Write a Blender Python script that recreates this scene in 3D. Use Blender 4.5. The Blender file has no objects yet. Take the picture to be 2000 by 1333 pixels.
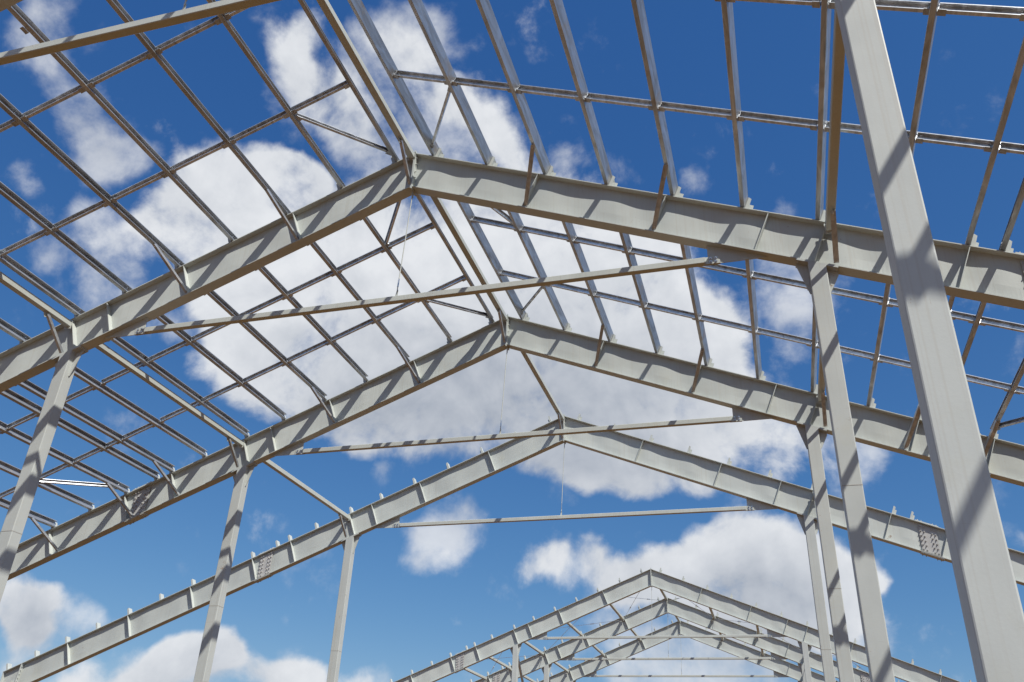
import bpy, bmesh, math, random
from mathutils import Vector, Matrix
random.seed(7)
S = bpy.context.scene
C = S.collection
R = math.radians

# ------------------------------------------------------------------ camera
EYE = 1.6                                    # metres above the ground
cam_d = bpy.data.cameras.new('camera'); cam = bpy.data.objects.new('camera', cam_d); C.objects.link(cam)
YAW, PIT, ROL = -0.304956, 0.506307, 0.045809
cy_, sy_, cp_, sp_, cr_, sr_ = math.cos(YAW), math.sin(YAW), math.cos(PIT), math.sin(PIT), math.cos(ROL), math.sin(ROL)
fwd = Vector((sy_*cp_, cy_*cp_, sp_)); rgt = Vector((cy_, -sy_, 0)); up = rgt.cross(fwd)
r2 = rgt*cr_ + up*sr_; u2 = up*cr_ - rgt*sr_
M = Matrix((r2, u2, -fwd)).transposed().to_4x4(); M.translation = Vector((5.4983, 0, EYE))
cam.matrix_world = M
cam_d.sensor_width = 36; cam_d.lens = 36*1673.85/2000
cam_d.clip_start = 0.05; cam_d.clip_end = 9000
S.camera = cam

# ------------------------------------------------------------------ light
TO_SUN = Vector((1.30, -1.0, 2.10)).normalized()
sun_d = bpy.data.lights.new('sun', 'SUN'); sun_d.energy = 5.0; sun_d.angle = R(0.53); sun_d.color = (1.0, 0.965, 0.885)
sun = bpy.data.objects.new('sun', sun_d); C.objects.link(sun)
sun.rotation_euler = TO_SUN.to_track_quat('Z', 'Y').to_euler(); sun.location = (20, -15, 40)
SUN_EL = math.asin(TO_SUN.z); SUN_AZ = math.atan2(TO_SUN.x, TO_SUN.y)

S.view_settings.view_transform = 'Standard'; S.view_settings.look = 'None'
S.view_settings.gamma = 1; S.view_settings.use_curve_mapping = False
S.view_settings.exposure = 0.06
S.cycles.caustics_reflective = False; S.cycles.caustics_refractive = False
S.cycles.sample_clamp_indirect = 3.0
S.cycles.use_denoising = True

# ------------------------------------------------------------------ sky with clouds (laid out in azimuth / elevation)
world = bpy.data.worlds.new('World'); S.world = world; world.use_nodes = True
wt = world.node_tree; wt.nodes.clear()
def N(t, typ, **kw):
    n = t.nodes.new(typ)
    for k, v in kw.items(): setattr(n, k, v)
    return n
def put(t, sock, v):
    if isinstance(v, bpy.types.NodeSocket): t.links.new(v, sock)
    elif v is not None: sock.default_value = v
def math_(t, op, a, b=None, c=None, clamp=False):
    n = N(t, 'ShaderNodeMath', operation=op, use_clamp=clamp)
    for i, v in enumerate((a, b, c)): put(t, n.inputs[i], v)
    return n.outputs[0]
def vmath(t, op, a, b=None, scale=None):
    n = N(t, 'ShaderNodeVectorMath', operation=op)
    put(t, n.inputs[0], a)
    if b is not None: put(t, n.inputs[1], b)
    if scale is not None: put(t, n.inputs['Scale'], scale)
    return n.outputs['Value'] if op in ('DISTANCE', 'DOT_PRODUCT', 'LENGTH') else n.outputs['Vector']
def maprange(t, v, a, b, c=0.0, d=1.0, mode='SMOOTHSTEP'):
    n = N(t, 'ShaderNodeMapRange', interpolation_type=mode)
    for i, x in enumerate((v, a, b, c, d)): put(t, n.inputs[i], x)
    return n.outputs[0]
def noise(t, vec, scale, detail, rough=0.55, dist=0.0, col=False, lac=2.0):
    n = N(t, 'ShaderNodeTexNoise'); put(t, n.inputs['Vector'], vec)
    n.inputs['Scale'].default_value = scale; n.inputs['Detail'].default_value = detail
    n.inputs['Roughness'].default_value = rough; n.inputs['Distortion'].default_value = dist; n.inputs['Lacunarity'].default_value = lac
    return n.outputs['Color' if col else 'Fac']
def mixc(t, f, a, b):
    n = N(t, 'ShaderNodeMix', data_type='RGBA'); put(t, n.inputs[0], f); put(t, n.inputs[6], a); put(t, n.inputs[7], b)
    return n.outputs[2]
#CLOUDS_BEGIN
CLOUDS = [(-40.11, 45.97, 2.11, 0.75), (-38.71, 43.79, 2.31, 0.85), (-36.22, 42.74, 2.2, 0.8), (-37.4, 46.59, 1.52, 0.6), (-33.48, 42.3, 2.23, 0.75), (-26.67, 46.46, 1.9, 0.55), (-21.69, 44.39, 2.28, 0.7), (-19.67, 42.58, 2.31, 0.8), (-23.43, 43.61, 1.63, 0.5), (-30.3, 47.86, 1.86, 0.55), (-31.08, 43.34, 1.92, 0.5), (-29.74, 41.28, 1.62, 0.45), (-32.47, 45.34, 2.52, 0.4), (-28.31, 47.51, 2.51, 0.45), (-24.52, 44.79, 2.59, 0.5), (-18.22, 41.34, 1.66, 0.5), (-37.44, 45.34, 2.15, 0.5), (-37.15, 37.83, 2.39, 1.0), (-35.52, 37.83, 1.77, 0.7), (-39.47, 36.82, 2.84, 1.0), (-42.06, 35.19, 2.79, 0.95), (-44.07, 33.34, 2.44, 0.9), (-44.89, 31.48, 2.12, 0.75), (-47.31, 29.49, 1.77, 0.4), (-45.32, 27.45, 1.5, 0.45), (-47.22, 27.25, 1.47, 0.35), (-40.45, 32.29, 3.47, 1.0), (-37.22, 34.33, 3.87, 1.0), (-33.52, 35.38, 3.61, 1.0), (-39.6, 29.16, 3.49, 0.9), (-36.68, 29.08, 3.89, 1.0), (-31.87, 31.27, 4.99, 1.0), (-25.97, 34.08, 5.42, 1.0), (-33.72, 25.57, 3.93, 1.0), (-28.71, 26.27, 5.03, 1.0), (-35.85, 23.89, 1.92, 0.8), (-38.38, 25.75, 2.22, 0.75), (-31.83, 23.17, 1.97, 0.7), (-29.06, 37.74, 2.65, 0.7), (-24.65, 30.12, 6.12, 1.0), (-21.04, 24.94, 5.09, 1.0), (-26.13, 23.84, 3.69, 0.9), (-28.1, 22.28, 1.99, 0.7), (-19.65, 37.3, 4.73, 1.0), (-13.68, 36.47, 5.06, 1.0), (-17.59, 31.28, 6.14, 1.0), (-10.41, 31.37, 6.05, 1.0), (-13.52, 25.92, 6.07, 1.0), (-7.88, 35.35, 3.33, 0.9), (-5.67, 31.88, 3.98, 1.0), (-2.03, 29.63, 2.77, 0.9), (-5.96, 27.17, 5.28, 1.0), (-10.56, 21.55, 3.65, 1.0), (-14.92, 21.82, 2.69, 0.8), (-6.26, 21.83, 3.92, 1.0), (-1.69, 25.6, 3.55, 1.0), (-2.07, 21.67, 3.83, 1.0), (1.39, 22.1, 2.51, 0.8), (3.61, 21.28, 1.85, 0.6), (-12.72, 19.69, 1.66, 0.5), (-8.12, 19.54, 1.97, 0.5), (-4.31, 19.47, 1.61, 0.6), (-16.41, 13.56, 1.29, 0.6), (-15.08, 14.57, 1.95, 0.85), (-13.03, 13.99, 2.25, 0.95), (-11.67, 15.45, 1.3, 0.7), (-10.33, 14.04, 1.92, 0.85), (-9.34, 13.1, 1.9, 0.85), (-7.64, 14.37, 2.22, 0.9), (-5.63, 14.68, 2.51, 1.0), (-3.26, 15.6, 2.5, 1.0), (-1.28, 15.86, 2.47, 1.0), (0.96, 15.78, 2.43, 1.0), (2.67, 14.47, 2.38, 1.0), (-0.32, 12.75, 3.28, 1.0), (-2.89, 12.18, 2.73, 1.0), (3.38, 12.94, 2.33, 1.0), (5.49, 13.15, 1.72, 0.9), (6.27, 12.53, 1.14, 0.7), (1.83, 10.33, 2.31, 0.8), (-5.11, 12.5, 2.16, 0.8), (4.89, 11.13, 1.7, 0.7), (-1.19, 10.37, 2.65, 0.7), (3.6, 10.3, 2.27, 0.7), (-4.0, 10.08, 2.1, 0.5), (6.41, 13.4, 1.43, 0.6), (-21.28, 14.92, 1.3, 0.4), (-19.88, 16.95, 0.83, 0.25), (-46.36, 9.84, 1.72, 1.0), (-45.62, 8.69, 1.58, 0.9), (-44.52, 8.97, 1.47, 0.8), (-43.67, 9.79, 1.09, 0.8), (-44.85, 7.83, 1.32, 0.6), (-45.39, 6.16, 1.03, 0.5), (-36.79, 7.7, 1.57, 0.9), (-34.74, 7.74, 1.59, 0.95), (-38.1, 7.16, 1.68, 0.8), (-29.45, 6.99, 1.78, 0.8), (-32.89, 7.46, 1.46, 0.9), (-30.96, 6.89, 1.47, 0.9), (-35.14, 6.85, 2.29, 1.0), (-37.08, 6.41, 1.68, 0.8), (-28.47, 6.62, 1.78, 0.8), (-26.0, 6.78, 1.5, 0.7), (-41.13, 5.91, 1.61, 0.9), (-42.62, 5.51, 1.32, 0.6), (-39.19, 5.81, 1.37, 0.8), (14.2, 14.82, 0.93, 0.45)]
VEILS = [(-41.74, 46.18, 2.08, 0.5), (-37.75, 42.1, 2.82, 0.6), (-35.68, 46.94, 2.14, 0.35), (-32.83, 44.97, 2.52, 0.6), (-29.37, 47.98, 2.81, 0.7), (-25.6, 48.43, 2.19, 0.5), (-27.75, 44.76, 3.87, 0.8), (-31.5, 41.34, 2.91, 0.7), (-23.57, 41.33, 2.98, 0.7), (-18.27, 42.0, 2.31, 0.6), (-28.53, 39.47, 2.31, 0.6), (-55.22, 39.08, 1.62, 0.6), (-53.02, 38.09, 1.94, 0.7), (-50.8, 37.03, 2.28, 0.75), (-48.56, 35.88, 2.04, 0.65), (-47.16, 36.98, 1.47, 0.45), (-49.18, 34.71, 1.74, 0.5), (-55.77, 41.64, 2.14, 0.6), (-57.39, 39.98, 1.57, 0.5), (-53.36, 32.58, 1.38, 0.55), (-49.83, 31.92, 1.44, 0.55), (-50.45, 29.16, 1.99, 0.6), (-47.91, 28.34, 2.34, 0.7), (-47.2, 31.14, 2.37, 0.7), (-44.61, 27.31, 2.72, 0.7), (-41.88, 26.01, 1.85, 0.5), (-13.75, 40.62, 1.33, 0.6), (-11.12, 40.27, 1.65, 0.7), (-8.53, 39.86, 1.32, 0.5), (-3.09, 38.85, 1.46, 0.5), (-1.11, 38.16, 1.29, 0.45), (3.5, 36.94, 1.25, 0.55), (1.55, 34.25, 1.92, 0.55), (3.62, 33.0, 2.2, 0.7), (4.69, 30.57, 1.88, 0.65), (1.79, 30.6, 1.92, 0.6), (3.54, 27.77, 1.89, 0.65), (2.49, 25.26, 2.2, 0.6), (5.11, 20.52, 2.42, 0.75), (7.08, 20.95, 1.49, 0.5), (-16.81, 47.9, 1.42, 0.42), (-15.8, 47.15, 1.27, 0.42), (-25.69, 20.35, 1.66, 0.6), (-19.22, 17.65, 1.49, 0.5), (-20.68, 16.09, 1.97, 0.62), (-21.95, 14.72, 1.95, 0.62), (-17.85, 15.1, 1.31, 0.4), (-23.11, 16.1, 1.63, 0.5), (-42.89, 9.46, 1.37, 0.6), (-41.4, 9.07, 1.11, 0.45), (-44.04, 6.84, 1.58, 0.6), (-29.45, 6.99, 2.07, 0.6), (-24.8, 7.29, 2.11, 0.7), (-5.96, 8.88, 3.28, 0.9), (-2.88, 8.61, 3.21, 0.8), (-9.13, 8.53, 2.72, 0.7), (-11.69, 10.58, 2.49, 0.45), (-13.62, 7.81, 2.13, 0.6), (-0.64, 9.78, 2.92, 0.8), (-10.02, 12.16, 2.51, 0.5), (-17.4, 12.88, 1.61, 0.5), (14.26, 15.1, 1.32, 0.6)]
GREYS = [(-13.49, 23.88, 6.69, 0.7), (-21.01, 24.6, 5.42, 0.65), (-26.27, 24.84, 4.37, 0.45), (-6.26, 21.83, 5.2, 0.35), (-30.43, 23.35, 3.3, 0.35), (-10.47, 27.97, 4.71, 0.2), (-17.08, 21.08, 3.69, 0.4), (-33.59, 24.92, 3.6, 0.2), (-0.42, 11.85, 3.26, 0.6), (-3.61, 11.13, 3.01, 0.6), (0.94, 10.35, 3.18, 0.6), (-8.36, 12.8, 2.82, 0.35), (-45.43, 8.04, 1.58, 0.8), (-43.94, 8.35, 1.07, 0.5), (-33.61, 6.55, 2.02, 0.5), (-37.01, 6.13, 1.96, 0.45), (-51.64, 37.35, 3.7, 0.35), (-31.94, 43.21, 5.15, 0.3)]
CLOUD_DARK = (0.35, 0.39, 0.46, 1); CLOUD_LIGHT = (0.78, 0.80, 0.83, 1)
SKY_AIR, SKY_DUST, SKY_OZONE, SKY_STRENGTH = 1.0, 0.0, 10.0, 0.10
#CLOUDS_END
sky = N(wt, 'ShaderNodeTexSky', sky_type='NISHITA', sun_disc=False, sun_elevation=SUN_EL, sun_rotation=SUN_AZ)
sky.air_density = SKY_AIR; sky.dust_density = SKY_DUST; sky.ozone_density = SKY_OZONE; sky.altitude = 50
tc = N(wt, 'ShaderNodeTexCoord').outputs['Generated']
D0 = vmath(wt, 'NORMALIZE', tc)
wn = vmath(wt, 'SUBTRACT', noise(wt, D0, 7.0, 4, 0.55, col=True), (0.5, 0.5, 0.5))
Dw = vmath(wt, 'ADD', D0, vmath(wt, 'SCALE', wn, scale=0.085))
def field(blobs, vec, far=1.3, near=0.2):
    acc = None
    for az, el, r, w in blobs:
        c = (math.sin(R(az))*math.cos(R(el)), math.cos(R(az))*math.cos(R(el)), math.sin(R(el)))
        d = vmath(wt, 'DISTANCE', vec, c)
        v = maprange(wt, d, R(r)*far, R(r)*near, 0.0, w)
        acc = v if acc is None else math_(wt, 'ADD', acc, v)
    return acc
F = math_(wt, 'MINIMUM', field(CLOUDS, Dw), 1.25)
n1 = noise(wt, D0, 9.0, 13, 0.62, 0.25)
n2 = noise(wt, vmath(wt, 'ADD', D0, (3.1, 1.7, 5.2)), 34.0, 8, 0.62, 0.3)
edge = math_(wt, 'ADD', math_(wt, 'MULTIPLY', math_(wt, 'SUBTRACT', n1, 0.5), 2.6), math_(wt, 'MULTIPLY', math_(wt, 'SUBTRACT', n2, 0.5), 0.55))
dens = math_(wt, 'ADD', F, edge)
thick = maprange(wt, dens, 0.29, 1.15)
n3 = noise(wt, vmath(wt, 'ADD', D0, (7.3, 2.2, 0.4)), 14.0, 12, 0.60, 0.12)
veil = math_(wt, 'ADD', math_(wt, 'MINIMUM', field(VEILS, Dw, 1.5, 0.0), 0.85), math_(wt, 'MULTIPLY', math_(wt, 'SUBTRACT', n3, 0.5), 2.4))
veil = math_(wt, 'MULTIPLY', maprange(wt, veil, 0.25, 1.25), 0.80)
alpha = math_(wt, 'MULTIPLY', thick, 0.97)
alpha = math_(wt, 'SUBTRACT', 1.0, math_(wt, 'MULTIPLY', math_(wt, 'SUBTRACT', 1.0, alpha), math_(wt, 'SUBTRACT', 1.0, veil)))
# clouds all round the rest of the sky (out of the picture), so that the light and the reflections are even
sep = N(wt, 'ShaderNodeSeparateXYZ'); put(wt, sep.inputs[0], D0)
view_c = (math.sin(R(-17))*math.cos(R(30)), math.cos(R(-17))*math.cos(R(30)), math.sin(R(30)))
away = maprange(wt, vmath(wt, 'DISTANCE', D0, view_c), 0.72, 0.95)
other = maprange(wt, noise(wt, D0, 2.6, 9, 0.6, 0.3), 0.50, 0.66)
alpha = math_(wt, 'MAXIMUM', alpha, math_(wt, 'MULTIPLY', math_(wt, 'MULTIPLY', other, away), 0.85))
alpha = math_(wt, 'MULTIPLY', alpha, maprange(wt, sep.outputs[2], -0.02, 0.04))
# relief: billows are bright on the side of the sun, thick bases are grey
Dl = vmath(wt, 'ADD', D0, tuple(TO_SUN*0.020))
rel = math_(wt, 'SUBTRACT', noise(wt, D0, 9.0, 8, 0.55, 0.25), noise(wt, Dl, 9.0, 8, 0.55, 0.25))
G = math_(wt, 'MINIMUM', field(GREYS, Dw, 1.9, 0.0), 1.0)
shade = math_(wt, 'ADD', math_(wt, 'MULTIPLY', rel, 1.35), 0.86)
shade = math_(wt, 'ADD', shade, math_(wt, 'MULTIPLY', math_(wt, 'SUBTRACT', n2, 0.5), 0.28))
shade = math_(wt, 'SUBTRACT', shade, math_(wt, 'MULTIPLY', G, 0.62), clamp=True)
ccol = mixc(wt, shade, CLOUD_DARK, CLOUD_LIGHT)
# a camera's colour response to the clear blue, channel by channel
sc_ = N(wt, 'ShaderNodeSeparateColor'); put(wt, sc_.inputs[0], sky.outputs[0])
cc_ = N(wt, 'ShaderNodeCombineColor')
for ch, (gn, gm) in enumerate(((1.30, 1.25), (0.81, 0.90), (0.72, 0.60))):
    q = math_(wt, 'MULTIPLY', sc_.outputs[ch], SKY_STRENGTH)
    q = math_(wt, 'MULTIPLY', math_(wt, 'POWER', q, gm), gn/SKY_STRENGTH)
    put(wt, cc_.inputs[ch], q)
bg1 = N(wt, 'ShaderNodeBackground'); put(wt, bg1.inputs[0], cc_.outputs[0]); bg1.inputs[1].default_value = SKY_STRENGTH
bg2 = N(wt, 'ShaderNodeBackground'); put(wt, bg2.inputs[0], ccol); bg2.inputs[1].default_value = 1.0
ms = N(wt, 'ShaderNodeMixShader'); put(wt, ms.inputs[0], alpha); put(wt, ms.inputs[1], bg1.outputs[0]); put(wt, ms.inputs[2], bg2.outputs[0])
wo = N(wt, 'ShaderNodeOutputWorld'); put(wt, wo.inputs[0], ms.outputs[0])
world.cycles.sampling_method = 'MANUAL'; world.cycles.sample_map_resolution = 1024

# ------------------------------------------------------------------ materials
def new_mat(name):
    m = bpy.data.materials.new(name); m.use_nodes = True
    t = m.node_tree; b = t.nodes['Principled BSDF']
    return m, t, b
def paint(name, col, rust=0.0, seed=0.0):
    m, t, b = new_mat(name)
    pos = N(t, 'ShaderNodeNewGeometry').outputs['Position']
    p = vmath(t, 'ADD', pos, (seed, seed*1.7, seed*0.6))
    big = noise(t, p, 1.3, 5, 0.6)
    st = N(t, 'ShaderNodeMapping'); put(t, st.inputs[0], p); st.inputs['Scale'].default_value = (5, 5, 0.5)
    run = noise(t, st.outputs[0], 1.0, 5, 0.6)
    fi = noise(t, p, 60, 4, 0.6)
    v = math_(t, 'ADD', math_(t, 'MULTIPLY', math_(t, 'SUBTRACT', big, 0.5), 0.26), math_(t, 'MULTIPLY', math_(t, 'SUBTRACT', run, 0.5), 0.14))
    v = math_(t, 'ADD', math_(t, 'ADD', v, math_(t, 'MULTIPLY', math_(t, 'SUBTRACT', fi, 0.5), 0.05)), 1.0)
    base = vmath(t, 'SCALE', col, scale=v)
    # every member has its own tone; rolling marks run along the columns
    oi = N(t, 'ShaderNodeObjectInfo').outputs['Random']
    base = vmath(t, 'SCALE', base, scale=math_(t, 'ADD', 0.955, math_(t, 'MULTIPLY', oi, 0.075)))
    ml = N(t, 'ShaderNodeMapping'); put(t, ml.inputs[0], p); ml.inputs['Scale'].default_value = (38, 38, 0.12)
    mills = maprange(t, noise(t, ml.outputs[0], 1.0, 2, 0.5), 0.52, 0.70, 0.0, 0.30)
    base = mixc(t, mills, base, (col[0]*0.86, col[1]*0.79, col[2]*0.72, 1))
    # cream overspray and dirt runs, then a few rust spots with a shape of their own
    warm = maprange(t, noise(t, vmath(t, 'ADD', p, (9, 3, 5)), 1.7, 6, 0.62), 0.56, 0.74, 0.0, 0.35)
    base = mixc(t, warm, base, (col[0]*1.0, col[1]*0.95, col[2]*0.83, 1))
    if rust:
        n = noise(t, vmath(t, 'ADD', p, (31, 7, 2)), 3.4, 9, 0.68)
        n_b = noise(t, vmath(t, 'ADD', p, (1, 17, 8)), 0.55, 2, 0.5)
        rf = math_(t, 'MULTIPLY', maprange(t, n, 0.645, 0.70, 0, 0.75), maprange(t, n_b, 0.5, 0.62))
        rf = math_(t, 'MULTIPLY', rf, rust)
        base = mixc(t, rf, base, (0.22, 0.11, 0.045, 1))
        n_s = noise(t, vmath(t, 'ADD', p, (12, 5, 9)), 21.0, 4, 0.6)
        rs = math_(t, 'MULTIPLY', maprange(t, n_s, 0.70, 0.745, 0, 0.8), maprange(t, n_b, 0.40, 0.58))
        base = mixc(t, math_(t, 'MULTIPLY', rs, rust), base, (0.27, 0.13, 0.055, 1))
        # thin brown runs and scuffs
        sm = N(t, 'ShaderNodeMapping'); put(t, sm.inputs[0], vmath(t, 'ADD', p, (4, 9, 6))); sm.inputs['Scale'].default_value = (30, 30, 2.2)
        sc = maprange(t, noise(t, sm.outputs[0], 1.0, 4, 0.6, 0.8), 0.66, 0.74, 0, 0.45)
        sc = math_(t, 'MULTIPLY', math_(t, 'MULTIPLY', sc, maprange(t, n_b, 0.42, 0.6)), rust)
        base = mixc(t, sc, base, (0.30, 0.22, 0.14, 1))
        sk = N(t, 'ShaderNodeMapping'); put(t, sk.inputs[0], p); sk.inputs['Scale'].default_value = (3, 3, 46); sk.inputs['Rotation'].default_value = (0.25, 0.1, 0)
        sc2 = maprange(t, noise(t, sk.outputs[0], 1.0, 3, 0.6, 0.5), 0.69, 0.75, 0, 0.4)
        sc2 = math_(t, 'MULTIPLY', math_(t, 'MULTIPLY', sc2, maprange(t, big, 0.5, 0.6)), rust)
        base = mixc(t, sc2, base, (0.33, 0.27, 0.21, 1))
    put(t, b.inputs['Base Color'], base)
    put(t, b.inputs['Roughness'], maprange(t, big, 0.3, 0.7, 0.42, 0.6, 'LINEAR'))
    b.inputs['Specular IOR Level'].default_value = 0.35
    bp = N(t, 'ShaderNodeBump'); bp.inputs['Strength'].default_value = 0.12; bp.inputs['Distance'].default_value = 0.004
    put(t, bp.inputs['Height'], noise(t, p, 45, 3, 0.6)); put(t, b.inputs['Normal'], bp.outputs[0])
    return m
def galv(name, lum, metallic, rough, stain, seed=0.0):
    m, t, b = new_mat(name)
    pos = N(t, 'ShaderNodeNewGeometry').outputs['Position']
    p = vmath(t, 'ADD', pos, (seed, seed, seed))
    oi = N(t, 'ShaderNodeObjectInfo').outputs['Random']
    st = N(t, 'ShaderNodeMapping'); put(t, st.inputs[0], p); st.inputs['Scale'].default_value = (9, 1.7, 9)
    s1 = noise(t, st.outputs[0], 1.0, 3, 0.55, 0.9)
    st2 = N(t, 'ShaderNodeMapping'); put(t, st2.inputs[0], p); st2.inputs['Scale'].default_value = (16, 0.3, 16)
    s2 = noise(t, st2.outputs[0], 1.0, 3, 0.5)
    v = math_(t, 'ADD', math_(t, 'MULTIPLY', math_(t, 'SUBTRACT', s1, 0.5), 1.5), math_(t, 'MULTIPLY', math_(t, 'SUBTRACT', s2, 0.5), 0.3))
    v = math_(t, 'ADD', v, math_(t, 'ADD', 0.92, math_(t, 'MULTIPLY', oi, 0.16)))
    base = vmath(t, 'SCALE', (lum*0.96, lum*0.99, lum*1.03), scale=v)
    tan = maprange(t, noise(t, vmath(t, 'ADD', p, (3, 8, 1)), 2.3, 7, 0.65), 0.56, 0.68, 0, stain)
    base = mixc(t, tan, base, (0.36, 0.25, 0.15, 1))
    put(t, b.inputs['Base Color'], base)
    put(t, b.inputs['Metallic'], math_(t, 'MULTIPLY', math_(t, 'SUBTRACT', 1.0, tan), metallic))
    put(t, b.inputs['Roughness'], maprange(t, s1, 0.3, 0.7, rough+0.08, rough-0.04, 'LINEAR'))
    return m
PAINT = paint('grey_primer_paint', (0.522, 0.550, 0.525), rust=0.8)
PAINTC = paint('grey_primer_paint_column', (0.500, 0.525, 0.508), rust=1.0, seed=11.0)
PAINTB = paint('grey_primer_paint_beam', (0.520, 0.545, 0.512), rust=0.6, seed=23.0)
GALV = galv('galvanised_steel', 0.51, 0.70, 0.42, 0.40)
GALVB = galv('bright_galvanised_steel', 0.66, 0.70, 0.36, 0.15, 5.0)
BOLT = galv('zinc_plated_bolt', 0.62, 0.9, 0.3, 0.0, 9.0)
SPLICE = paint('splice_plate_primer', (0.47, 0.465, 0.455), rust=0.0, seed=17.0)
SEAM = paint('weld_bead_paint', (0.40, 0.385, 0.35), rust=1.0, seed=3.0)

# ------------------------------------------------------------------ mesh builder
class MB:
    def __init__(s): s.v = []; s.f = []; s.m = []; s.mats = []
    def mat(s, m):
        if m not in s.mats: s.mats.append(m)
        return s.mats.index(m)
    def add(s, vs, fs, m):
        k = len(s.v); mi = s.mat(m); s.v += [tuple(x) for x in vs]
        for f in fs: s.f.append(tuple(i+k for i in f)); s.m.append(mi)
    def prism(s, poly, axis, a, b, m):
        """poly: list of 3-D points (a planar outline); extruded along vector axis from a to b"""
        n = len(poly); ax = Vector(axis); P = [Vector(p) for p in poly]
        vs = [p+ax*a for p in P]+[p+ax*b for p in P]
        nrm = Vector((0, 0, 0))
        for i in range(n): nrm += (P[i]-P[0]).cross(P[(i+1) % n]-P[0])
        fs = [tuple(range(n)), tuple(range(2*n-1, n-1, -1))]+[(i, i+n, (i+1) % n+n, (i+1) % n) for i in range(n)]
        if nrm.dot(ax)*(b-a) > 0: fs = [tuple(reversed(f)) for f in fs]
        s.add(vs, fs, m)
    def bar(s, p0, p1, w, h, m, side=None, bev=0.0):
        """rectangular bar from p0 to p1; w across 'side', h across the other way"""
        p0 = Vector(p0); p1 = Vector(p1); d = (p1-p0); L = d.length; d.normalize()
        sd = Vector(side) if side else Vector((1, 0, 0))
        sd = (sd-d*sd.dot(d)).normalized(); t = d.cross(sd)
        a, b = w/2, h/2
        if bev: o = [(-a+bev, -b), (a-bev, -b), (a, -b+bev), (a, b-bev), (a-bev, b), (-a+bev, b), (-a, b-bev), (-a, -b+bev)]
        else: o = [(-a, -b), (a, -b), (a, b), (-a, b)]
        s.prism([p0+sd*x+t*y for x, y in o], d, 0, L, m)
    def rod(s, p0, p1, r, m, n=8):
        p0 = Vector(p0); p1 = Vector(p1); d = (p1-p0); L = d.length; d.normalize()
        sd = Vector((1, 0, 0)) if abs(d.x) < 0.8 else Vector((0, 1, 0)); sd = (sd-d*sd.dot(d)).normalized(); t = d.cross(sd)
        s.prism([p0+sd*r*math.cos(2*math.pi*i/n)+t*r*math.sin(2*math.pi*i/n) for i in range(n)], d, 0, L, m)
    def bolt(s, p, d, m=None, r=0.014, h=0.014):
        p = Vector(p); d = Vector(d).normalized(); m = m or BOLT
        s.rod(p, p+d*h*0.25, r*1.45, m, 10); s.rod(p+d*h*0.25, p+d*h, r, m, 6); s.rod(p+d*h, p+d*h*1.9, r*0.55, m, 8)
    def channel(s, p0, p1, web_dir, fl_dir, depth, fl, lip, th, m):
        """lipped channel: web runs along web_dir (from its bottom), flanges point along fl_dir"""
        p0 = Vector(p0); p1 = Vector(p1); d = (p1-p0); L = d.length; d.normalize()
        w = Vector(web_dir); w = (w-d*w.dot(d)).normalized(); f = Vector(fl_dir); f = (f-d*f.dot(d)-w*f.dot(w)).normalized()
        b = th*1.2
        o = [(b, 0), (fl-b, 0), (fl, b), (fl, lip), (fl-th, lip), (fl-th, th), (th, th), (th, depth-th), (fl-th, depth-th), (fl-th, depth-lip), (fl, depth-lip), (fl, depth-b), (fl-b, depth), (b, depth), (0, depth-b), (0, b)]
        n = len(o); vs = [p0+f*x+w*y for x, y in o]+[p1+f*x+w*y for x, y in o]
        fs = [(i, i+n, (i+1) % n+n, (i+1) % n) for i in range(n)]
        # caps, split in convex pieces
        caps = [(15, 0, 5, 6), (0, 1, 4, 5), (1, 2, 3, 4), (14, 15, 6, 7), (13, 14, 7, 8), (12, 13, 8, 9), (11, 12, 9, 10)]
        fs += caps+[tuple(i+n for i in reversed(c)) for c in caps]
        if w.cross(f).dot(d) > 0: fs = [tuple(reversed(x)) for x in fs]
        s.add(vs, fs, m)
    def mesh(s, name):
        me = bpy.data.meshes.new(name); me.from_pydata(s.v, [], s.f)
        for m in s.mats: me.materials.append(m)
        for p, i in zip(me.polygons, s.m): p.material_index = i
        me.update(); return me
MESH = {}
def link(name, mesh, parent=None, loc=None):
    o = bpy.data.objects.new(name, mesh); C.objects.link(o)
    if parent: o.parent = parent
    if loc: o.location = loc
    return o
def thing(name, label, cat, group=None, loc=(0, 0, 0)):
    o = bpy.data.objects.new(name, None); C.objects.link(o); o.location = loc; o.empty_display_size = 0.2
    tag(o, label, cat, group); return o
def tag(o, label, cat, group=None):
    o['label'] = label; o['category'] = cat
    if group: o['group'] = group

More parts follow.
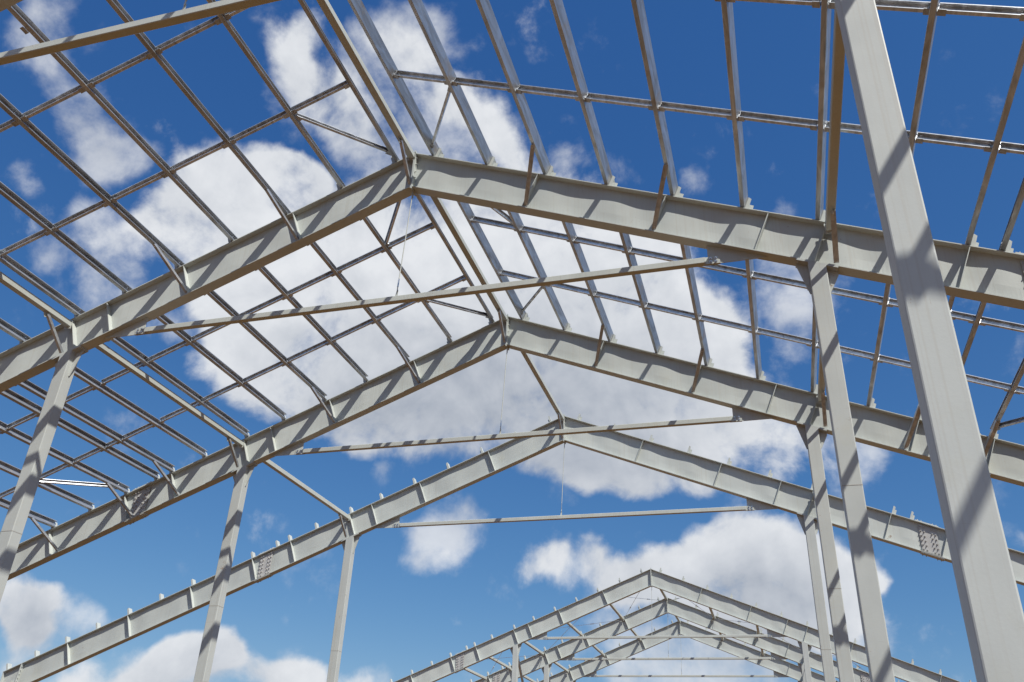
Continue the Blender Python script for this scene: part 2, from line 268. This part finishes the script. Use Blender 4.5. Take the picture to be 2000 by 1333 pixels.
# ------------------------------------------------------------------ ground
def build_ground():
    m, t, b = new_mat('bare_brown_soil')
    pos = N(t, 'ShaderNodeNewGeometry').outputs['Position']
    a = noise(t, pos, 0.35, 8, 0.65); c = noise(t, pos, 9, 6, 0.7)
    col = mixc(t, maprange(t, a, 0.35, 0.65), (0.115, 0.058, 0.022, 1), (0.175, 0.094, 0.038, 1))
    col = mixc(t, maprange(t, c, 0.5, 0.75, 0, 0.5), col, (0.22, 0.145, 0.08, 1))
    put(t, b.inputs['Base Color'], col); b.inputs['Roughness'].default_value = 0.95
    bp = N(t, 'ShaderNodeBump'); bp.inputs['Strength'].default_value = 0.6; bp.inputs['Distance'].default_value = 0.05
    put(t, bp.inputs['Height'], c); put(t, b.inputs['Normal'], bp.outputs[0])
    mb = MB(); r = 4000; ring = [0, 3, 8, 16, 30, 60, 140, 400, 1200, r]; n = 48
    vs = [(0, 20, 0)]
    for q in ring[1:]:
        for i in range(n):
            an = 2*math.pi*i/n; z = 0.0 if q > 60 or q < 8 else random.uniform(-0.05, 0.05)
            vs.append((q*math.cos(an), 20+q*math.sin(an), z))
    fs = [(0, 1+i, 1+(i+1) % n) for i in range(n)]
    for k in range(len(ring)-2):
        for i in range(n): fs.append((1+k*n+i, 1+(k+1)*n+i, 1+(k+1)*n+(i+1) % n, 1+k*n+(i+1) % n))
    mb.add(vs, fs, m); g = link('ground', mb.mesh('ground')); g['kind'] = 'structure'
build_ground()

# ------------------------------------------------------------------ the frame's measures
H = 10.607+EYE                # ridge, top of the rafters
SL = 0.402                    # fall per metre
DV = 0.782                    # rafter depth measured plumb
HB = 0.108                    # half flange width
CS = 1/math.hypot(1, SL); SN = SL*CS
YF = [5.12, 11.12, 17.12, 23.12, 41.25, 47.26, 53.27]
XS = [0.38, 1.43, 2.50, 3.56, 4.62, 5.67, 6.70, 7.74, 8.60, 9.00, 9.80, 10.75, 11.75, 12.80, 13.85, 14.90, 15.92, 16.95, 17.90]
XCOL, XSPL, XTIE, XEND = 6.587, 9.37, 5.15, 18.05
ZT = 7.4955+EYE
XB = {-1: 6.74, 1: 6.84}      # beams over the column lines
def ztop(x): return H-SL*abs(x)
SIDE = {-1: 'left', 1: 'right'}
ORD = ['first', 'second', 'third', 'fourth', 'fifth', 'sixth', 'seventh', 'eighth', 'ninth', 'tenth', 'eleventh', 'twelfth', 'thirteenth', 'fourteenth', 'fifteenth', 'sixteenth', 'seventeenth', 'eighteenth', 'nineteenth']
FR = ['overhead frame', 'big front frame', 'second frame', 'bare third frame', 'first distant frame', 'second distant frame', 'farthest frame']

def rafter_meshes(s):
    """parts of one rafter falling towards side s, local origin at the ridge top on the frame's centre line"""
    u = Vector((s*CS, 0, -SN)); n = Vector((s*SN, 0, CS)); Y = Vector((0, 1, 0)); out = []
    def P(x, dz=0.0, y=0.0): return Vector((s*x, y, -SL*x-dz))
    tf = 0.016
    def flange(name, d0, x0, x1, hb, m, d1=None):
        mb = MB(); mb.prism([P(x0, d0), P(x1, d0), P(x1, d1), P(x0, d1)], Y, -hb, hb, m); out.append((name, mb.mesh(name), None))
    flange('top_flange', 0, 0.016, XEND, HB, PAINT, tf)
    flange('bottom_flange', DV-tf, 0.016, XEND-0.35, HB, PAINT, DV)
    # thin web plate, slightly drawn out of plane by the welding
    mb = MB(); nx, nz = 330, 3; th = 0.004
    vs = []; x0, x1 = 0.018, XEND-0.02
    def wave(x): return 0.0085*math.sin(2*math.pi*(x-0.62)/1.07)+0.0035*math.sin(2*math.pi*x/2.31+1.0)+0.002*math.sin(x*9.7)
    for face in (-1, 1):
        for i in range(nx+1):
            x = x0+(x1-x0)*i/nx
            for k in range(nz+1):
                q = k/nz; vs.append(P(x, tf+0.001+(DV-2*tf-0.002)*q, wave(x)*math.sin(math.pi*min(max(q, 0.0), 1.0))**0.25*(1 if 0 < k < nz else 0.45)+face*th))
    o2 = (nx+1)*(nz+1); fs = []
    for i in range(nx):
        for k in range(nz):
            a = i*(nz+1)+k; b = a+nz+1
            f1 = (a, a+1, b+1, b); f2 = tuple(reversed([j+o2 for j in f1]))
            fs += [f1, f2] if s < 0 else [tuple(reversed(f1)), tuple(reversed(f2))]
    for k in range(nz):
        for a in (k, nx*(nz+1)+k): fs.append((a, a+1, a+1+o2, a+o2))
    mb.add(vs, fs, PAINT); out.append(('web', mb.mesh('web'), None))
    # stiffeners square to the rafter
    dperp = DV*CS
    def stiff(X, hb=HB-0.004):
        mb = MB(); c = P(X)
        a, b = (tf+0.001)*CS, dperp-(tf+0.001)*CS
        q = [c-n*a+u*0.006, c-n*b+u*0.006, c-n*b-u*0.006, c-n*a-u*0.006]
        mb.prism(q, Y, -hb, hb, PAINT); out.append(('stiffener', mb.mesh('stiffener'), None))
    for X in (2.36, 4.50, 6.02, XB[s]-0.02, 8.60, 9.84, 11.85, 13.9, 15.9): stiff(X)
    # purlin cleats, with a fin
    for k, X in enumerate(XS):
        if X == 6.70: X = 6.63 if s < 0 else 6.72
        mb = MB(); c = P(X); hh = 0.215
        p = [c+u*0.004, c+u*0.014, c+u*0.014+n*hh, c+u*0.004+n*hh]
        mb.prism(p, Y, -0.085, 0.085, PAINT)
        f = [c+u*0.0145+n*0.001, c+u*0.062+n*0.001, c+u*0.056+n*(hh-0.02), c+u*0.0145+n*hh]
        mb.prism(f, Y, -0.084, -0.075, PAINT)
        f = [c+u*0.0145+n*0.001, c+u*0.105+n*0.001, c+u*0.100+n*0.155, c+u*0.0145+n*0.16]
        mb.prism(f, Y, 0.020, 0.029, PAINT)
        for yy in (-0.055, 0.055):
            for zz in (0.055, 0.15): mb.bolt(c+u*0.014+n*zz+Y*yy, u, r=0.010, h=0.010)
        out.append(('purlin_cleat', mb.mesh('purlin_cleat'), None))
    # bolted splice: plates on both sides of the web and over both flanges
    X = XSPL; w = 0.20
    for fy in (-1, 1):
        mb = MB(); y0 = fy*0.0175
        mb.prism([P(X-w, 0.055), P(X+w, 0.055), P(X+w, DV-0.055), P(X-w, DV-0.055)], Y, min(y0, y0+fy*0.01), max(y0, y0+fy*0.01), SPLICE)
        for dx in (-0.160, -0.085, 0.085, 0.160):
            for j in range(6): mb.bolt(P(X+dx, 0.10+j*(DV-0.2)/5, y0+fy*0.010), (0, fy, 0), SPLICE, r=0.017, h=0.024)
        out.append(('web_splice_plate', mb.mesh('web_splice_plate'), None))
    for d, sg in ((-0.0125, 1), (DV+0.0125, -1)):
        mb = MB(); mb.prism([P(X-0.25, d-0.010), P(X+0.25, d-0.010), P(X+0.25, d+0.010), P(X-0.25, d+0.010)], Y, -HB+0.006, HB-0.006, PAINT)
        for dx in (-0.20, -0.12, 0.12, 0.20):
            for yy in (-0.07, 0.07): mb.bolt(P(X+dx, d-sg*0.010, yy), n*sg, PAINT, r=0.015, h=0.017)
        out.append(('flange_splice_plate', mb.mesh('flange_splice_plate'), None))
    # end plate at the ridge with its bolts
    mb = MB(); x = 0.0
    mb.prism([(s*0.0015, 0, 0.045), (s*0.0155, 0, 0.045), (s*0.0155, 0, -DV-0.05), (s*0.0015, 0, -DV-0.05)], Y, -HB-0.012, HB+0.012, PAINT)
    for zz in (-0.10, -0.24, -0.42, -0.56, -0.70):
        for yy in (-0.065, 0.065): mb.bolt((s*0.0155, yy, zz), (s, 0, 0), PAINT, r=0.014, h=0.017)
    out.append(('end_plate', mb.mesh('end_plate'), None))
    # tie beam gusset below the bottom flange
    mb = MB(); zt = ZT-H; g0 = 5.06
    mb.prism([P(g0, DV+0.002), (s*g0, 0, zt-0.060), (s*(g0+0.30), 0, zt-0.062), (s*5.93, 0, -SL*5.93-DV-0.002), (s*5.93, 0, -SL*5.93-DV-0.002+0.0005)], Y, -0.007, 0.007, PAINT)
    out.append(('gusset_plate', mb.mesh('gusset_plate'), None))
    return out
def cross_plate_mesh():
    mb = MB(); mb.prism([(-0.005, 0, -DV-0.052), (0.005, 0, -DV-0.052), (0.005, 0, -DV-0.17), (-0.005, 0, -DV-0.17)], (0, 1, 0), -0.03, 0.03, PAINT)
    return mb.mesh('hanger_lug')
RM = {s: rafter_meshes(s) for s in (-1, 1)}
LUG = cross_plate_mesh()
for i, y in enumerate(YF):
    for s in (-1, 1):
        lab = {0: 'overhead rafter %s, %s' % (SIDE[s], 'its brown underside crossing the top corner' if s < 0 else 'above the huge near column'),
               1: 'largest I-beam rafter, falling %s from the front ridge joint, striped by purlin shadows' % SIDE[s],
               2: 'I-beam rafter falling %s in the second frame, where the purlins end' % SIDE[s],
               3: 'I-beam rafter falling %s in the third frame, bare cleats along its top' % SIDE[s],
               4: 'distant rafter falling %s, nearest of the three far frames' % SIDE[s],
               5: 'distant rafter falling %s, middle one of the three far frames' % SIDE[s],
               6: 'distant rafter falling %s in the very farthest frame' % SIDE[s]}[i]
        t = thing('rafter', lab, 'rafter', 'grey I-beam rafters of the portal frames', (0, y, H))
        for nm, me, _ in RM[s]: link(nm, me, t)
        if s > 0: link('hanger_lug', LUG, t)

# ------------------------------------------------------------------ columns
def column(i, s, name_extra=None):
    y = YF[i]; w, d = 0.245, 0.225; x = s*XCOL; top = ztop(XCOL)-DV
    labs = {(0, 1): 'huge near column slanting down the picture, broad soft shadows across its face', (0, -1): 'near column under the overhead rafter, outside the picture edge',
            (1, -1): 'column under the falling rafter of the front frame, kinked shadows, at the picture edge', (1, 1): 'tall column below the front frame, just beside the huge near one',
            (2, -1): 'slender shadow-banded column under the second frame, left of the middle', (2, 1): 'middle one of the three slender columns beside the huge near column',
            (3, -1): 'plain unshadowed slender column under the third frame, left of the middle', (3, 1): 'thinnest of the three slender columns beside the huge near column',
            (4, -1): 'distant short column under the left slope of the nearest far frame', (4, 1): 'distant short column under the right slope of the nearest far frame',
            (5, -1): 'distant short column under the left slope of the middle far frame', (5, 1): 'distant short column under the right slope of the middle far frame',
            (6, -1): 'distant column under the left slope of the farthest frame', (6, 1): 'distant column under the right slope of the farthest frame'}
    t = thing('steel_column', labs[(i, s)], 'column', 'grey box columns under the frames', (x, y, 0))
    k = 0.012
    mb = MB(); a, b = w/2, d/2
    ring = [(-a+k, -b), (a-k, -b), (a-k*0.3, -b+k*0.3), (a, -b+k), (a, b-k), (a-k, b), (-a+k, b), (-a, b-k), (-a, -b+k), (-a+k*0.3, -b+k*0.3)]
    vs = [(px, py, 0.03) for px, py in ring]+[(px, py, top-0.03-s*SL*px) for px, py in ring]
    n = len(ring); fs = [(j, (j+1) % n, (j+1) % n+n, j+n) for j in range(n)]+[tuple(reversed(range(n))), tuple(range(n, 2*n))]
    mb.add(vs, fs, PAINTC); link('shaft', mb.mesh('shaft'), t)
    u = Vector((CS, 0, -s*SN))
    mb = MB(); c = Vector((0, 0, top-0.016)); nn = Vector((s*SN, 0, CS))
    mb.prism([c-u*0.30-nn*0.012, c+u*0.30-nn*0.012, c+u*0.30+nn*0.012, c-u*0.30+nn*0.012], (0, 1, 0), -HB-0.004, HB+0.004, PAINTC)
    for q in (-0.26, 0.26):
        for yy in (-0.07, 0.07): mb.bolt(c+u*q-nn*0.012+Vector((0, yy, 0)), -nn, PAINTC)
    link('cap_plate', mb.mesh('cap_plate'), t)
    for g in (-1, 1):
        mb = MB(); x0 = g*(a+0.001); zz = top-0.032
        mb.prism([(x0, 0, zz-s*SL*x0-0.002), (x0+g*0.155, 0, zz-s*SL*(x0+g*0.155)-0.002), (x0+g*0.155, 0, zz-s*SL*(x0+g*0.155)-0.05), (x0+g*0.02, 0, zz-0.43), (x0, 0, zz-0.43)], (0, 1, 0), -0.006, 0.006, PAINTC)
        link('gusset_plate', mb.mesh('gusset_plate'), t)
    if i > 0:
        mb = MB(); zs = 3.85+EYE+random.uniform(-0.08, 0.08)
        rr = [(px*1.018, py*1.02) for px, py in ring]
        vs = [(px, py, zs-0.005) for px, py in rr]+[(px, py, zs+0.005) for px, py in rr]
        mb.add(vs, fs, SEAM); link('weld_seam', mb.mesh('weld_seam'), t)
    mb = MB(); mb.bar((0, 0, 0.0), (0, 0, 0.03), 0.45, 0.45, PAINTC)
    for q in (-0.17, 0.17):
        for yy in (-0.17, 0.17): mb.bolt((q, yy, 0.03), (0, 0, 1), r=0.02, h=0.03)
    link('base_plate', mb.mesh('base_plate'), t)
for i in range(7):
    for s in (-1, 1):
        if (i, s) != (0, -1): column(i, s)
# knee column at the eaves of the third frame
def eaves_column(i):
    s = -1; y = YF[i]; xo = s*(XEND-0.22)
    t = thing('eaves_column', 'I-section column at the lowest end of the third frame, in the bottom corner', 'column', None, (xo, y, 0))
    top = ztop(abs(xo))-0.03
    mb = MB(); mb.bar((-0.2, 0, 0.03), (-0.2, 0, top-0.08), 0.016, 0.22, PAINTC); link('outer_flange', mb.mesh('outer_flange'), t)
    mb = MB(); mb.bar((0.2, 0, 0.03), (0.2, 0, top-DV*0.4), 0.016, 0.22, PAINTC); link('inner_flange', mb.mesh('inner_flange'), t)
    mb = MB(); mb.bar((0, 0, 0.03), (0, 0, top-0.1), 0.383, 0.010, PAINTC); link('web', mb.mesh('web'), t)
    mb = MB(); e = 0.42
    mb.prism([(e, 0, ztop(xo+e)-0.02), (e+0.02, 0, ztop(xo+e)-0.02), (e+0.02-0.10, 0, ztop(xo+e)-1.15), (e-0.10, 0, ztop(xo+e)-1.15)], (0, 1, 0), -HB-0.01, HB+0.01, PAINTC)
    for j in range(9): mb.bolt((e+0.015-0.085*(j+1)/10, -0.08, ztop(xo+e)-0.1-j*0.11), (1, 0, 0.09), PAINTC, r=0.016, h=0.02)
    link('end_plate', mb.mesh('end_plate'), t)
    b = thing('eaves_beam', 'pale eaves beam running off behind the lowest end of the third frame', 'beam', None, (xo-0.05, y+0.13, ztop(abs(xo))-1.15))
    mb = MB(); mb.bar((0, 0, 0), (0, 5.9, 0), 0.12, 0.12, PAINTB, bev=0.01); link('bar', mb.mesh('bar'), b)
    mb = MB(); mb.bar((0, -0.012, 0), (0, -0.001, 0), 0.2, 0.2, PAINTB); link('end_plate', mb.mesh('end_plate'), b)
eaves_column(3)

# ------------------------------------------------------------------ tie beams and hanger rods
def tie(i):
    y = YF[i]
    labs = ['thick tie beam crossing the top corner overhead', 'long tie beam across the front frame, ending at bolted gussets', 'tie beam across the second frame, dashed with small shadows', 'clean tie beam across the bare third frame', 'distant tie beam of the nearest far frame', 'distant tie beam of the middle far frame', 'lowest and farthest distant tie beam']
    t = thing('tie_beam', labs[i], 'tie beam', 'tie beams slung between the rafters', (0, y, ZT))
    mb = MB(); mb.bar((-5.02, 0, 0), (5.02, 0, 0), 0.10, 0.104, PAINTB, side=(0, 1, 0), bev=0.008); link('bar', mb.mesh('bar'), t)
    for s in (-1, 1):
        mb = MB(); mb.prism([(s*5.0, 0, 0.06), (s*5.24, 0, 0.06), (s*5.24, 0, -0.065), (s*5.0, 0, -0.065)], (0, 1, 0), -0.022, -0.008, PAINTB)
        mb.prism([(s*5.0, 0, 0.06), (s*5.24, 0, 0.06), (s*5.24, 0, -0.065), (s*5.0, 0, -0.065)], (0, 1, 0), 0.008, 0.022, PAINTB)
        for dx in (5.10, 5.18):
            for zz in (-0.03, 0.03): mb.bolt((s*dx, -0.022, zz), (0, -1, 0), r=0.016, h=0.016)
        link('end_bracket', mb.mesh('end_bracket'), t)
    mb = MB(); mb.prism([(-0.10, 0, 0.053), (-0.05, 0, 0.053), (-0.055, 0, 0.20), (-0.075, 0, 0.20)], (0, 1, 0), -0.004, 0.004, PAINTB)
    mb.bolt((-0.066, -0.004, 0.175), (0, -1, 0), r=0.009, h=0.009)
    link('lug', mb.mesh('lug'), t)
    labs = ['hanger rod above the overhead tie beam', 'thin hanger rod from the front ridge joint to its tie beam', 'thin hanger rod from the second ridge joint to its tie beam', 'thin hanger rod below the bare third ridge joint', 'hair-thin hanger rod of the nearest far frame', 'hair-thin hanger rod of the middle far frame', 'hair-thin hanger rod of the farthest frame']
    mb = MB(); a = Vector((0, 0, H-DV-0.15-ZT)); b = Vector((-0.066, 0, 0.165)); yv = Vector((0, -0.012, 0))
    mb.rod(a+yv, b+yv, 0.009, PAINTB)
    mb.rod(b+yv+(a-b)*0.04, b+yv+(a-b)*0.12, 0.013, BOLT)
    o = link('hanger_rod', mb.mesh('hanger_rod'), None, (0, y, ZT)); tag(o, labs[i], 'rod', 'hanger rods under the ridge joints')
for i in range(7): tie(i)

# ------------------------------------------------------------------ long beams along the building (ridge and column lines)
def long_beam(y0, y1, X, s, lab, group, brace_lab=None, drop=None):
    zc = (H-0.075) if X < 0.2 else ztop(X)-0.115
    x = s*X
    t = thing('long_beam', lab, 'beam', group, (x, y0, zc))
    L = y1-y0; g = HB+0.012
    mb = MB(); mb.bar((0, g, 0), (0, L-g, 0), 0.12, 0.12, PAINTB, bev=0.010); link('bar', mb.mesh('bar'), t)
    for ye, dd in ((g-0.010, 1), (L-g-0.0, 1)):
        mb = MB(); mb.prism([(-0.075, 0, 0.08), (0.075, 0, 0.08), (0.075, 0, -0.10), (-0.075, 0, -0.10)], (0, 1, 0), ye, ye+0.0095, PAINTB)
        link('end_plate', mb.mesh('end_plate'), t)
    if brace_lab:
        mb = MB(); yb = L-0.66
        mb.prism([(0, yb-0.07, -0.0605), (0, yb+0.07, -0.0605), (0, yb+0.05, -0.14), (0, yb-0.02, -0.16)], (1, 0, 0), -0.005, 0.005, PAINTB)
        link('brace_lug', mb.mesh('brace_lug'), t)
        zb = (ztop(X) if X > .2 else H)-DV+0.06-zc
        mb = MB(); p0 = Vector((0.012, yb, -0.10)); p1 = Vector((0.012, L-HB+0.02, zb))
        brace_shape(mb, p0, p1, 0.052 if s < 0 else 0.075)
        o = link('fly_brace', mb.mesh('fly_brace'), None, (x, y0, zc)); tag(o, brace_lab, 'brace', 'fly braces down to the rafter undersides')
def brace_shape(mb, p0, p1, leg=0.07, hand=1):
    d = (p1-p0).normalized(); sx = Vector((1, 0, 0)); t = d.cross(sx)
    mb.prism([p0-sx*leg/2, p0+sx*leg/2, p1+sx*leg/2, p1-sx*leg/2], t, -0.0035, 0.0035, GALV)
    mb.prism([p0+sx*hand*leg/2-t*0.0036, p0+sx*hand*leg/2-t*leg, p1+sx*hand*leg/2-t*leg, p1+sx*hand*leg/2-t*0.0036], sx*hand, -0.007, 0, GALV)
    for q in (0.05, 0.95):
        c = p0+(p1-p0)*q; mb.bolt(c+t*0.0035, t, r=0.012, h=0.012)
BAY = {-1: 'behind the overhead frame', 0: 'in the nearest bay', 1: 'between the front and second frames', 2: 'between the second and third frames'}
YB = {-1: (-0.88, 5.12), 0: (5.12, 11.12), 1: (11.12, 17.12), 2: (17.12, 23.12), 4: (41.25, 47.26), 5: (47.26, 53.27)}
FRN = {0: 'front', 1: 'second', 2: 'third'}
for b in (0, 1, 2):
    y0, y1 = YB[b]
    long_beam(y0, y1, 0.06, -1, 'painted ridge beam %s' % BAY[b], 'painted ridge beams', 'fly brace from the ridge beam down to the %s ridge joint' % FRN[b])
    for s in (-1, 1):
        long_beam(y0, y1, XB[s], s, 'painted beam along the %s column line %s' % (SIDE[s], BAY[b]), 'painted beams along the column lines',
                  'fly brace from the column-line beam to the %s rafter of the %s frame' % (SIDE[s], FRN[b]))
DIST = {4: 'nearest and middle far frames', 5: 'middle and farthest frames'}
for b in (4, 5):
    y0, y1 = YB[b]
    long_beam(y0, y1, 0.02, -1, 'distant ridge strut between the %s' % DIST[b], 'distant struts between the far frames')
    for s in (-1, 1):
        for k, X in enumerate((2.4, 4.58, 6.8, 8.62, 9.95)):
            long_beam(y0, y1, X, s, '%s distant strut %s of the ridge between the %s' % (ORD[k], SIDE[s], DIST[b]), 'distant struts between the far frames')

# ------------------------------------------------------------------ cross rods and column braces of the braced far bay
def far_rods():
    y0, y1 = YF[4], YF[5]
    for s in (-1, 1):
        for k, (xa, xb) in enumerate(((0.05, 2.4), (2.4, 6.8), (6.8, 9.95))):
            for j, (p, q) in enumerate(((xa, xb), (xb, xa))):
                a = Vector((s*p, y0+0.02, ztop(p)-0.17+0.012*j)); b = Vector((s*q, y1-0.02, ztop(q)-0.17+0.012*j))
                mb = MB(); mb.rod(a, b, 0.010, BOLT); c = a+(b-a)*0.68; mb.rod(c, c+(b-a).normalized()*0.28, 0.024, BOLT)
                o = link('brace_rod', mb.mesh('brace_rod'))
                tag(o, 'distant cross rod, %s panel %s of the ridge, %s at its far end' % (['top', 'middle', 'lowest'][k], SIDE[s], 'lower' if j == 0 else 'higher'), 'rod', 'crossed rods in the braced far bay')
    for i in (4, 5):
        for s in (-1, 1):
            mb = MB(); zt = ztop(XCOL)-DV-0.25
            mb.bar((s*XCOL, YF[i]+0.13, zt), (s*XCOL, YF[i+1]-0.13, zt-5.5), 0.10, 0.10, PAINTB, bev=0.008)
            o = link('column_brace', mb.mesh('column_brace')); tag(o, 'sloping brace beside the distant column %s of the ridge, %s' % (SIDE[s], 'under the nearest far frame' if i == 4 else 'under the middle far frame'), 'brace', 'sloping braces between distant columns')
far_rods()

# ------------------------------------------------------------------ purlins
PD, PF, PL = 0.20, 0.068, 0.020
def purlin_mesh(s, L, bracket):
    u = Vector((s*CS, 0, -SN)); n = Vector((s*SN, 0, CS))
    mb = MB(); mb.channel((0, 0.004, 0), (0, L-0.004, 0), n, -u, PD, PF, PL, 0.0035, GALV)
    for y in (0.06, L-0.06, 0.115, L-0.115):
        for zz in (0.055, 0.145): mb.bolt(Vector((0, y, 0))+n*zz-u*0.0036, -u, r=0.009, h=0.009)
    a = mb.mesh('channel')
    mb = MB()
    mb.channel(Vector((0, 0.78, 0))-n*0.004+u*0.004, Vector((0, 0.86, 0))-n*0.004+u*0.004, n, -u, PD+0.008, PF+0.006, PL+0.004, 0.0034, GALVB)
    if bracket:
        mb.prism([Vector((0, 0.75, 0))-n*0.005+u*0.004, Vector((0, 0.75, 0))-n*0.005+u*0.055, Vector((0, 0.86, 0))-n*0.005+u*0.055, Vector((0, 0.86, 0))-n*0.005+u*0.004], n, -0.007, 0, GALV)
    return a, mb.mesh('lap_bracket')
PM = {s: purlin_mesh(s, 6.0, True) for s in (-1, 1)}
OFF = 0.014
def porig(s, X):
    if X == 6.70: X = 6.63 if s < 0 else 6.72
    return Vector((s*X, 0, ztop(X)))+Vector((s*SN, 0, CS))*OFF
RANGE = {(-1, -1): 10, (-1, 1): 14, (0, -1): 13, (0, 1): 14, (1, -1): 15, (1, 1): 14}
SEC = {-1: 'open-sided', 1: 'flat-faced'}
for (b, s), nmax in RANGE.items():
    y0, y1 = YB[b]
    for k in range(nmax):
        o = porig(s, XS[k])
        t = thing('purlin', '%s galvanised purlin %s of the ridge %s' % (ORD[k], SIDE[s], BAY[b]), 'purlin', 'galvanised purlins lying across the rafters', (o.x, y0, o.z))
        link('channel', PM[s][0], t)
        if s < 0 and b >= 0: link('lap_bracket', PM[s][1], t)

# bridging bars between the purlins
def bridging_mesh(s, span):
    u = Vector((s*CS, 0, -SN)); n = Vector((s*SN, 0, CS)); Y = Vector((0, 1, 0))
    a = 0.006; b = span-PF-0.008 if False else span-0.006
    mb = MB(); st = u*0.008; en = u*(span-PF+0.002)
    mb.channel(n*0.045+st, n*0.045+en, n, -Y, 0.118, 0.050, 0.013, 0.003, GALVB)
    A_ = mb.mesh('bar')
    ends = []
    for q, sg in ((st, 1), (en, -1)):
        mb = MB(); c = q+n*0.035
        # foot plate under the bar and upright bracket against the purlin
        mb.prism([c+Y*0.012, c+Y*0.012+u*sg*0.085, c-Y*0.075+u*sg*0.085, c-Y*0.075], n, -0.004, 0.004, GALV)
        mb.prism([c+n*0.006+Y*0.0045, c+n*0.006+u*sg*0.075+Y*0.0045, c+n*0.12+u*sg*0.075+Y*0.0045, c+n*0.15+Y*0.0045], Y, -0.0035, 0.0035, GALVB)
        mb.prism([c-n*0.02-Y*0.060, c+n*0.155-Y*0.012, c+n*0.155-Y*0.0005, c-n*0.02-Y*0.0005], u, -0.004, 0.004, GALVB)
        for zz in (0.03, 0.095): mb.bolt(c+n*zz+u*sg*0.045-Y*0.004, -Y, r=0.009, h=0.010)
        ends.append(mb.mesh('end_bracket'))
    return A_, ends
BM = {}
for (b, s), nmax in RANGE.items():
    y0, y1 = YB[b]
    for j, yy in enumerate((y0+2.0, y0+4.0)):
        for k in range(nmax-1):
            span = (XS[k+1]-XS[k])/CS; key = (s, round(span, 3))
            if key not in BM: BM[key] = bridging_mesh(s, span)
            o = porig(s, XS[k])
            t = thing('bridging_bar', 'bridging bar from the %s to the %s %s purlin %s, %s row' % (ORD[k], ORD[k+1], SIDE[s], {-1: 'behind the overhead frame', 0: 'of the nearest bay', 1: 'of the second bay'}[b], 'nearer' if j == 0 else 'farther'), 'bridging bar', 'bridging bars between the purlins', (o.x, yy, o.z))
            link('bar', BM[key][0], t); [link('end_bracket', e, t) for e in BM[key][1]]

# diagonal bars in the roof plane beside the ridge and near the splices
def diag(s, ka, ya, kb, yb, lab):
    u = Vector((s*CS, 0, -SN)); n = Vector((s*SN, 0, CS))
    a = porig(s, XS[ka])+n*0.055+u*0.012; b = porig(s, XS[kb])+n*0.055-u*(PF+0.004)
    a.y = ya; b.y = yb
    mb = MB(); d = (b-a).normalized(); f = n.cross(d)
    if f.y > 0: f = -f
    mb.channel(a+n*0.0, b, n, f, 0.095, 0.045, 0.012, 0.003, GALVB)
    t = thing('roof_brace', lab, 'brace', 'diagonal roof braces between purlins'); link('bar', mb.mesh('bar'), t)
    for c, sg in ((a, 1), (b, -1)):
        mb = MB(); mb.prism([c-n*0.012+f*0.05-d*sg*0.03, c-n*0.012+f*0.05+d*sg*0.10, c-n*0.012-f*0.02+d*sg*0.10, c-n*0.012-f*0.02-d*sg*0.03], n, -0.004, 0.004, GALV)
        mb.bolt(c+d*sg*0.05+n*0.05+f*0.001, f, r=0.010, h=0.010); link('end_bracket', mb.mesh('end_bracket'), t)
for b in (0, 1):
    y0, y1 = YB[b]
    for s in (-1, 1):
        for (ka, kb, where) in ((0, 1, 'beside the ridge'), (10, 11, 'near the splice')):
            if ka == 10:
                if b == 0: continue
                diag(s, 10, y1-0.35, 11, y1-1.92, 'diagonal roof brace %s of the ridge near the splice, far end of the second bay' % SIDE[s]); continue
            diag(s, 0, y1-0.28, 1, y1-1.90, 'diagonal roof brace beside the ridge on the %s slope, far end of the %s bay' % (SIDE[s], ['nearest', 'second'][b]))
            diag(s, 0, y0+0.55, 1, y0+1.92, 'diagonal roof brace beside the ridge on the %s slope, near end of the %s bay' % (SIDE[s], ['nearest', 'second'][b]))
# fly braces from purlins to the rafter bottom flange
FB = {(1, -1): (2, 4), (1, 1): (2, 4), (2, -1): (2, 4, 8, 10, 12), (2, 1): (2, 4, 8, 10)}
for (i, s), ks in FB.items():
    u = Vector((s*CS, 0, -SN)); n = Vector((s*SN, 0, CS)); y1 = YF[i]
    for k in ks:
        X = XS[k]; o = porig(s, X)
        p0 = Vector((0, -0.86, 0))-n*0.01+u*(-0.03); p1 = Vector((0, -HB+0.03, 0))-n*(DV*CS-0.03)+u*(-0.10+0.0)
        mb = MB(); brace_shape(mb, p0, p1, 0.052 if s < 0 else 0.075, -s)
        t = link('fly_brace', mb.mesh('fly_brace'), None, (o.x, y1, o.z))
        tag(t, 'fly brace from the %s %s purlin down to the %s rafter' % (ORD[k], SIDE[s], 'front' if i == 1 else 'second-frame'), 'brace', 'fly braces down to the rafter undersides')
